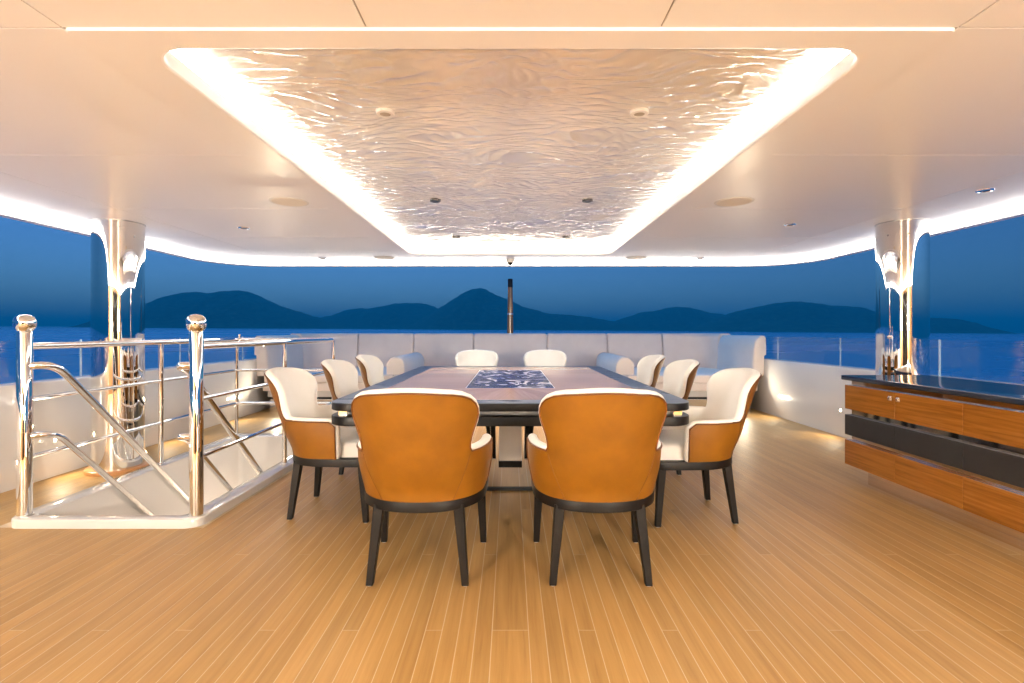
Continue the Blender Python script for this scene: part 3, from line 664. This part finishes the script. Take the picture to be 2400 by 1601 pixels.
# ------------------------------------------------------------------ dining chair
def plan_table():
    ds = .002; x = y = 0.0; T = [(0.0, 0.0, 0.0)]
    for k in range(400):
        s = (k + .5) * ds; u = min(s / .53, 1); th = R(88) * (.45 * u + .55 * u * u * (3 - 2 * u))
        x += math.cos(th) * ds; y += math.sin(th) * ds; T.append((x, y, th))
    return np.array(T), ds
PT, PDS = plan_table()
def plan(s):
    a = min(abs(s) / PDS, len(PT) - 2); i = int(a); f = a - i; p = PT[i] * (1 - f) + PT[i + 1] * f
    return p[0], p[1], p[2]
Z0, ZA, ZT = .405, .640, .925
def surf(s, z, off=0.0):
    sg = 1 if s >= 0 else -1; a = abs(s)
    up = min(max((z - ZA) / (ZT - ZA), 0), 1)
    k = 1 - .34 * up                                        # the upper back is flatter than the tub
    x, y, th = plan(a)
    if up > 0:
        x = x * (1 - up * .34) + a * up * .34; y = y * k; th = th * k
    low = min(max((z - Z0) / .20, 0), 1); scl = .915 + .085 * math.sin(low * math.pi / 2)
    wgt = max(0.0, 1 - (a / .55) ** 2)
    x, y = x * scl, (-.335 + y) * scl
    y -= .155 * max(0, (z - .45)) / .475 * (wgt * .8 + .2 * (1 if up > 0 else wgt))
    return Vector((sg * (x - math.sin(th) * off), y + math.cos(th) * off, z))
SA = .595; W0 = .284
PROF = [(.284, .640), (.274, .660), (.275, .685), (.283, .715), (.298, .752), (.314, .790), (.322, .820), (.319, .848), (.305, .874), (.279, .896), (.240, .912), (.19, .921), (.14, .925)]
NM, NA, NL = 22, 8, 8
def grid_cols():
    return [-SA + (SA - W0) * i / NA for i in range(NA)] + [-W0 + 2 * W0 * i / NM for i in range(NM + 1)] + [W0 + (SA - W0) * (i + 1) / NA for i in range(NA)]
def arm_top(s):
    a = abs(s)
    r = .03
    if a > SA - r: return ZA - r + math.sqrt(max(0, r * r - (a - SA + r) ** 2))
    return ZA
def build_grid(offf):
    cs = grid_cols(); V = []; F = []; nc = len(cs)
    for j in range(NL + 1):
        for s in cs:
            zt = arm_top(s); z = Z0 + (zt - Z0) * j / NL; V.append(surf(s, z, offf(s, z)))
    for j in range(NL):
        for i in range(nc - 1): F.append((j * nc + i, j * nc + i + 1, (j + 1) * nc + i + 1, (j + 1) * nc + i))
    prev = [NL * nc + NA + i for i in range(NM + 1)]; rows = [prev]
    for w_, z in PROF[1:]:
        cur = []
        for i in range(NM + 1):
            f = -1 + 2 * i / NM; s = w_ * f; zz = z + .008 * (1 - f * f) * min(1, (z - ZA) / .2); cur.append(len(V)); V.append(surf(s, zz, offf(s, zz)))
        for i in range(NM): F.append((prev[i], prev[i + 1], cur[i + 1], cur[i]))
        prev = cur; rows.append(cur)
    # boundary, from the right arm's front bottom around the back to the left arm's front bottom
    B = [j * nc + nc - 1 for j in range(NL + 1)] + [NL * nc + i for i in range(nc - 2, NA + NM - 1, -1)]
    B += [r_[-1] for r_ in rows[1:]] + [rows[-1][i] for i in range(NM - 1, 0, -1)] + [r_[0] for r_ in rows[:0:-1]]
    B += [NL * nc + i for i in range(NA, 0, -1)] + [j * nc for j in range(NL, -1, -1)]
    return V, F, B
def thick(s, z):
    up = min(max((z - ZA) / (ZT - ZA), 0), 1); w_ = SA if z <= ZA else .31
    return .052 + .026 * max(0, 1 - (abs(s) / .3) ** 2) * (1 - .55 * up)
def make_chair():
    c = thing('dining_chair', (0, 0, 0), 'x', 'chair', 'orange backed dining chairs around the table')
    Vo, Fo, B = build_grid(lambda s, z: 0.0)
    Vi, Fi, _ = build_grid(thick)
    mesh('outer_shell', Vo, [f[::-1] for f in Fo], M['orange'], c, True)
    # white inner upholstery with rolled rim
    V = list(Vi); F = [tuple(f) for f in Fi]; n = len(B); prev = list(B)
    cen = Vector((0, -.05, .6)); prevring = [i for i in B]
    ts = [.90, .74, .56, .38, .20, .08, .02]
    outd = []
    for k in range(n):
        p0, p1 = Vo[B[max(k - 1, 0)]], Vo[B[min(k + 1, n - 1)]]; tg = (p1 - p0).normalized(); nr = (Vo[B[k]] - Vi[B[k]]).normalized()
        d = tg.cross(nr); outd.append(d.normalized())
    if outd[n // 2].z < 0: outd = [-d for d in outd]
    for tt in ts:
        cur = []
        for k in range(n):
            bl = .023 * math.sin(math.pi * min(max(tt, 0), 1)) ** .45
            if k in (0, n - 1): bl *= .6
            cur.append(len(V)); V.append(Vo[B[k]] * (1 - tt) + Vi[B[k]] * tt + outd[k] * bl)
        for k in range(n - 1): F.append((prevring[k], prevring[k + 1], cur[k + 1], cur[k]))
        prevring = cur
    mesh('inner_upholstery', V, F, M['white_fab'], c, True)
    path = [Vo[B[k]] + (Vo[B[k]] - Vi[B[k]]).normalized() * .0015 for k in range(n)]
    tube('piping', path, .0042, M['piping'], c, 8)
    for sg in (1, -1):
        tube('seam', [surf(sg * (W0 - .010 - .085 * (1 - u)), Z0 + (ZA - .012 - Z0) * u, -.0006) for u in np.linspace(0, 1, 12)], .0016, M['piping'], c, 6)
    # seat
    so_ = [(-.262, .245), (-.255, .262), (-.24, .270), (.24, .270), (.255, .262), (.262, .245), (.262, -.05), (.235, -.15), (.17, -.22), (.08, -.245), (-.08, -.245), (-.17, -.22), (-.235, -.15), (-.262, -.05)]
    lv = [(1, .406), (1.0, .462), (.99, .480), (.965, .492), (.92, .499), (.80, .505), (.5, .510), (.15, .511)]
    vs = [(x * k, .0125 + (y - .0125) * k, z) for k, z in lv for x, y in so_]; n2 = len(so_); fs = []
    for j in range(len(lv) - 1): fs += [(j * n2 + i, j * n2 + (i + 1) % n2, (j + 1) * n2 + (i + 1) % n2, (j + 1) * n2 + i) for i in range(n2)]
    fs += [tuple(range(n2)), tuple((len(lv) - 1) * n2 + i for i in range(n2))]
    mesh('seat_cushion', vs, fs, M['white_fab'], c, 50)
    # frame ring
    half = [surf(s, Z0, -.003) for s in np.linspace(0, SA, 16)]; xe = half[-1].x
    rt = [(p.x, p.y) for p in half] + [(xe + .002, .18), (xe - .002, .225), (xe - .018, .252), (xe - .05, .262)]
    pts = rt + [(-x, y) for x, y in rt[:0:-1]]
    prism('frame_ring', pts, .356, .4055, M['dark_wood'], c, .003)
    def leg(tp, bt, ta, ba):
        vs = []
        for (x, y), z, h in ((bt, 0.006, ba), ((tp[0] * .25 + bt[0] * .75, tp[1] * .25 + bt[1] * .75), .10, ba * .75 + ta * .25), (tp, .375, ta)):
            b2 = h * .18
            vs += [(x - h + b2, y - h, z), (x + h - b2, y - h, z), (x + h, y - h + b2, z), (x + h, y + h - b2, z), (x + h - b2, y + h, z), (x - h + b2, y + h, z), (x - h, y + h - b2, z), (x - h, y - h + b2, z)]
        fs = [(j * 8 + i, j * 8 + (i + 1) % 8, (j + 1) * 8 + (i + 1) % 8, (j + 1) * 8 + i) for j in range(2) for i in range(8)] + [tuple(range(8)), tuple(16 + i for i in range(8))]
        o = mesh('leg', vs, fs, M['dark_wood'], c); lathe('glide', [(ba * .7, 0), (ba * .7, .0062)], M['brushed'], o, 10, loc=(bt[0], bt[1], 0)); return o
    for sg in (1, -1):
        leg((sg * .190, -.226), (sg * .226, -.268), .0255, .0165); leg((sg * .268, .205), (sg * .283, .232), .0255, .0165)
    return c
proto = make_chair()
CH = [(-.437, 2.69, 0, 'orange backed dining chair seen from behind, left of the two nearest'), (.43, 2.69, 0, 'orange backed dining chair seen from behind, right of the two nearest'),
      (-1.14, 3.50, -90, 'nearest white and orange chair on the left side of the table, by the railing'), (-1.15, 4.52, -90, 'middle white and orange chair on the left side of the table'), (-1.15, 5.50, -90, 'farthest white and orange chair on the left side of the table, before the bolster'),
      (1.14, 3.43, 90, 'nearest white and orange chair on the right side of the table, facing the sideboard end'), (1.15, 4.52, 90, 'middle white and orange chair on the right side of the table'), (1.15, 5.50, 90, 'farthest white and orange chair on the right side of the table, before the bolster'),
      (-.46, 6.62, 180, 'white chair back at the far end of the table, left one'), (.475, 6.62, 180, 'white chair back at the far end of the table, right one')]
CH[5] = (1.14, 3.43, 90, 'nearest white and orange chair on the right side of the table')
for i, (x, y, a, lb) in enumerate(CH):
    c = proto if i == 0 else copy_tree(proto)
    c.location = (x, y, 0); c.rotation_euler = (0, 0, R(a + random.uniform(-.8, .8))); c['label'] = lb

# ------------------------------------------------------------------ sideboard
t = thing('sideboard', (2.70, 4.14, 0), 'long wooden sideboard with black top and bronze mirror gaps at the right', 'sideboard')
def bb(name, lo, hi, m, bev=0.0, seg=2): return box(name, (lo[0] - 2.70, lo[1] - 4.14, lo[2]), (hi[0] - 2.70, hi[1] - 4.14, hi[2]), m, t, bev, seg)
YN = 1.45
bb('carcass', (2.735, YN, .135), (3.34, 4.10, .815), M['bronze_mirror'])
bb('plinth', (2.81, YN, .001), (3.28, 4.02, .135), M['bronze_mirror'])
prism('countertop', [(x - 2.70, y - 4.14) for x, y in rrect(2.675, 3.37, YN - .02, 4.16, .03, 5)], .815, .850, M['counter'], t, .003)
ye = [4.135, 3.595, 3.055, 2.52, 1.985, YN]
for k, (y1, y0) in enumerate(zip(ye[:-1], ye[1:])):
    for z0, z1, mm_, nm in ((.583, .775, 'side_wood', 'door_panel'), (.376, .537, 'black_leather', 'leather_panel'), (.139, .336, 'side_wood', 'drawer_panel')):
        o = bb(nm, (2.70, y0 + .0015, z0), (2.733, y1 - .0015, z1), M[mm_], .003)
        if nm == 'door_panel' and k < 2:
            yk = y1 - .035 if k == 1 else y0 + .040
            kb = box('latch', (2.692 - 2.70, yk - .016 - 4.14, .712), (2.7005 - 2.70, yk + .016 - 4.14, .744), M['chrome'], o, .003)
            box('latch', (2.684 - 2.70, yk - .010 - 4.14, .718), (2.693 - 2.70, yk + .010 - 4.14, .738), M['chrome'], o, .003)
for z0, z1, mm_, nm in ((.583, .775, 'side_wood', 'end_panel'), (.376, .537, 'black_leather', 'end_panel'), (.139, .336, 'side_wood', 'end_panel')):
    bb(nm, (2.7345, 4.103, z0), (3.34, 4.134, z1), M[mm_], .003)
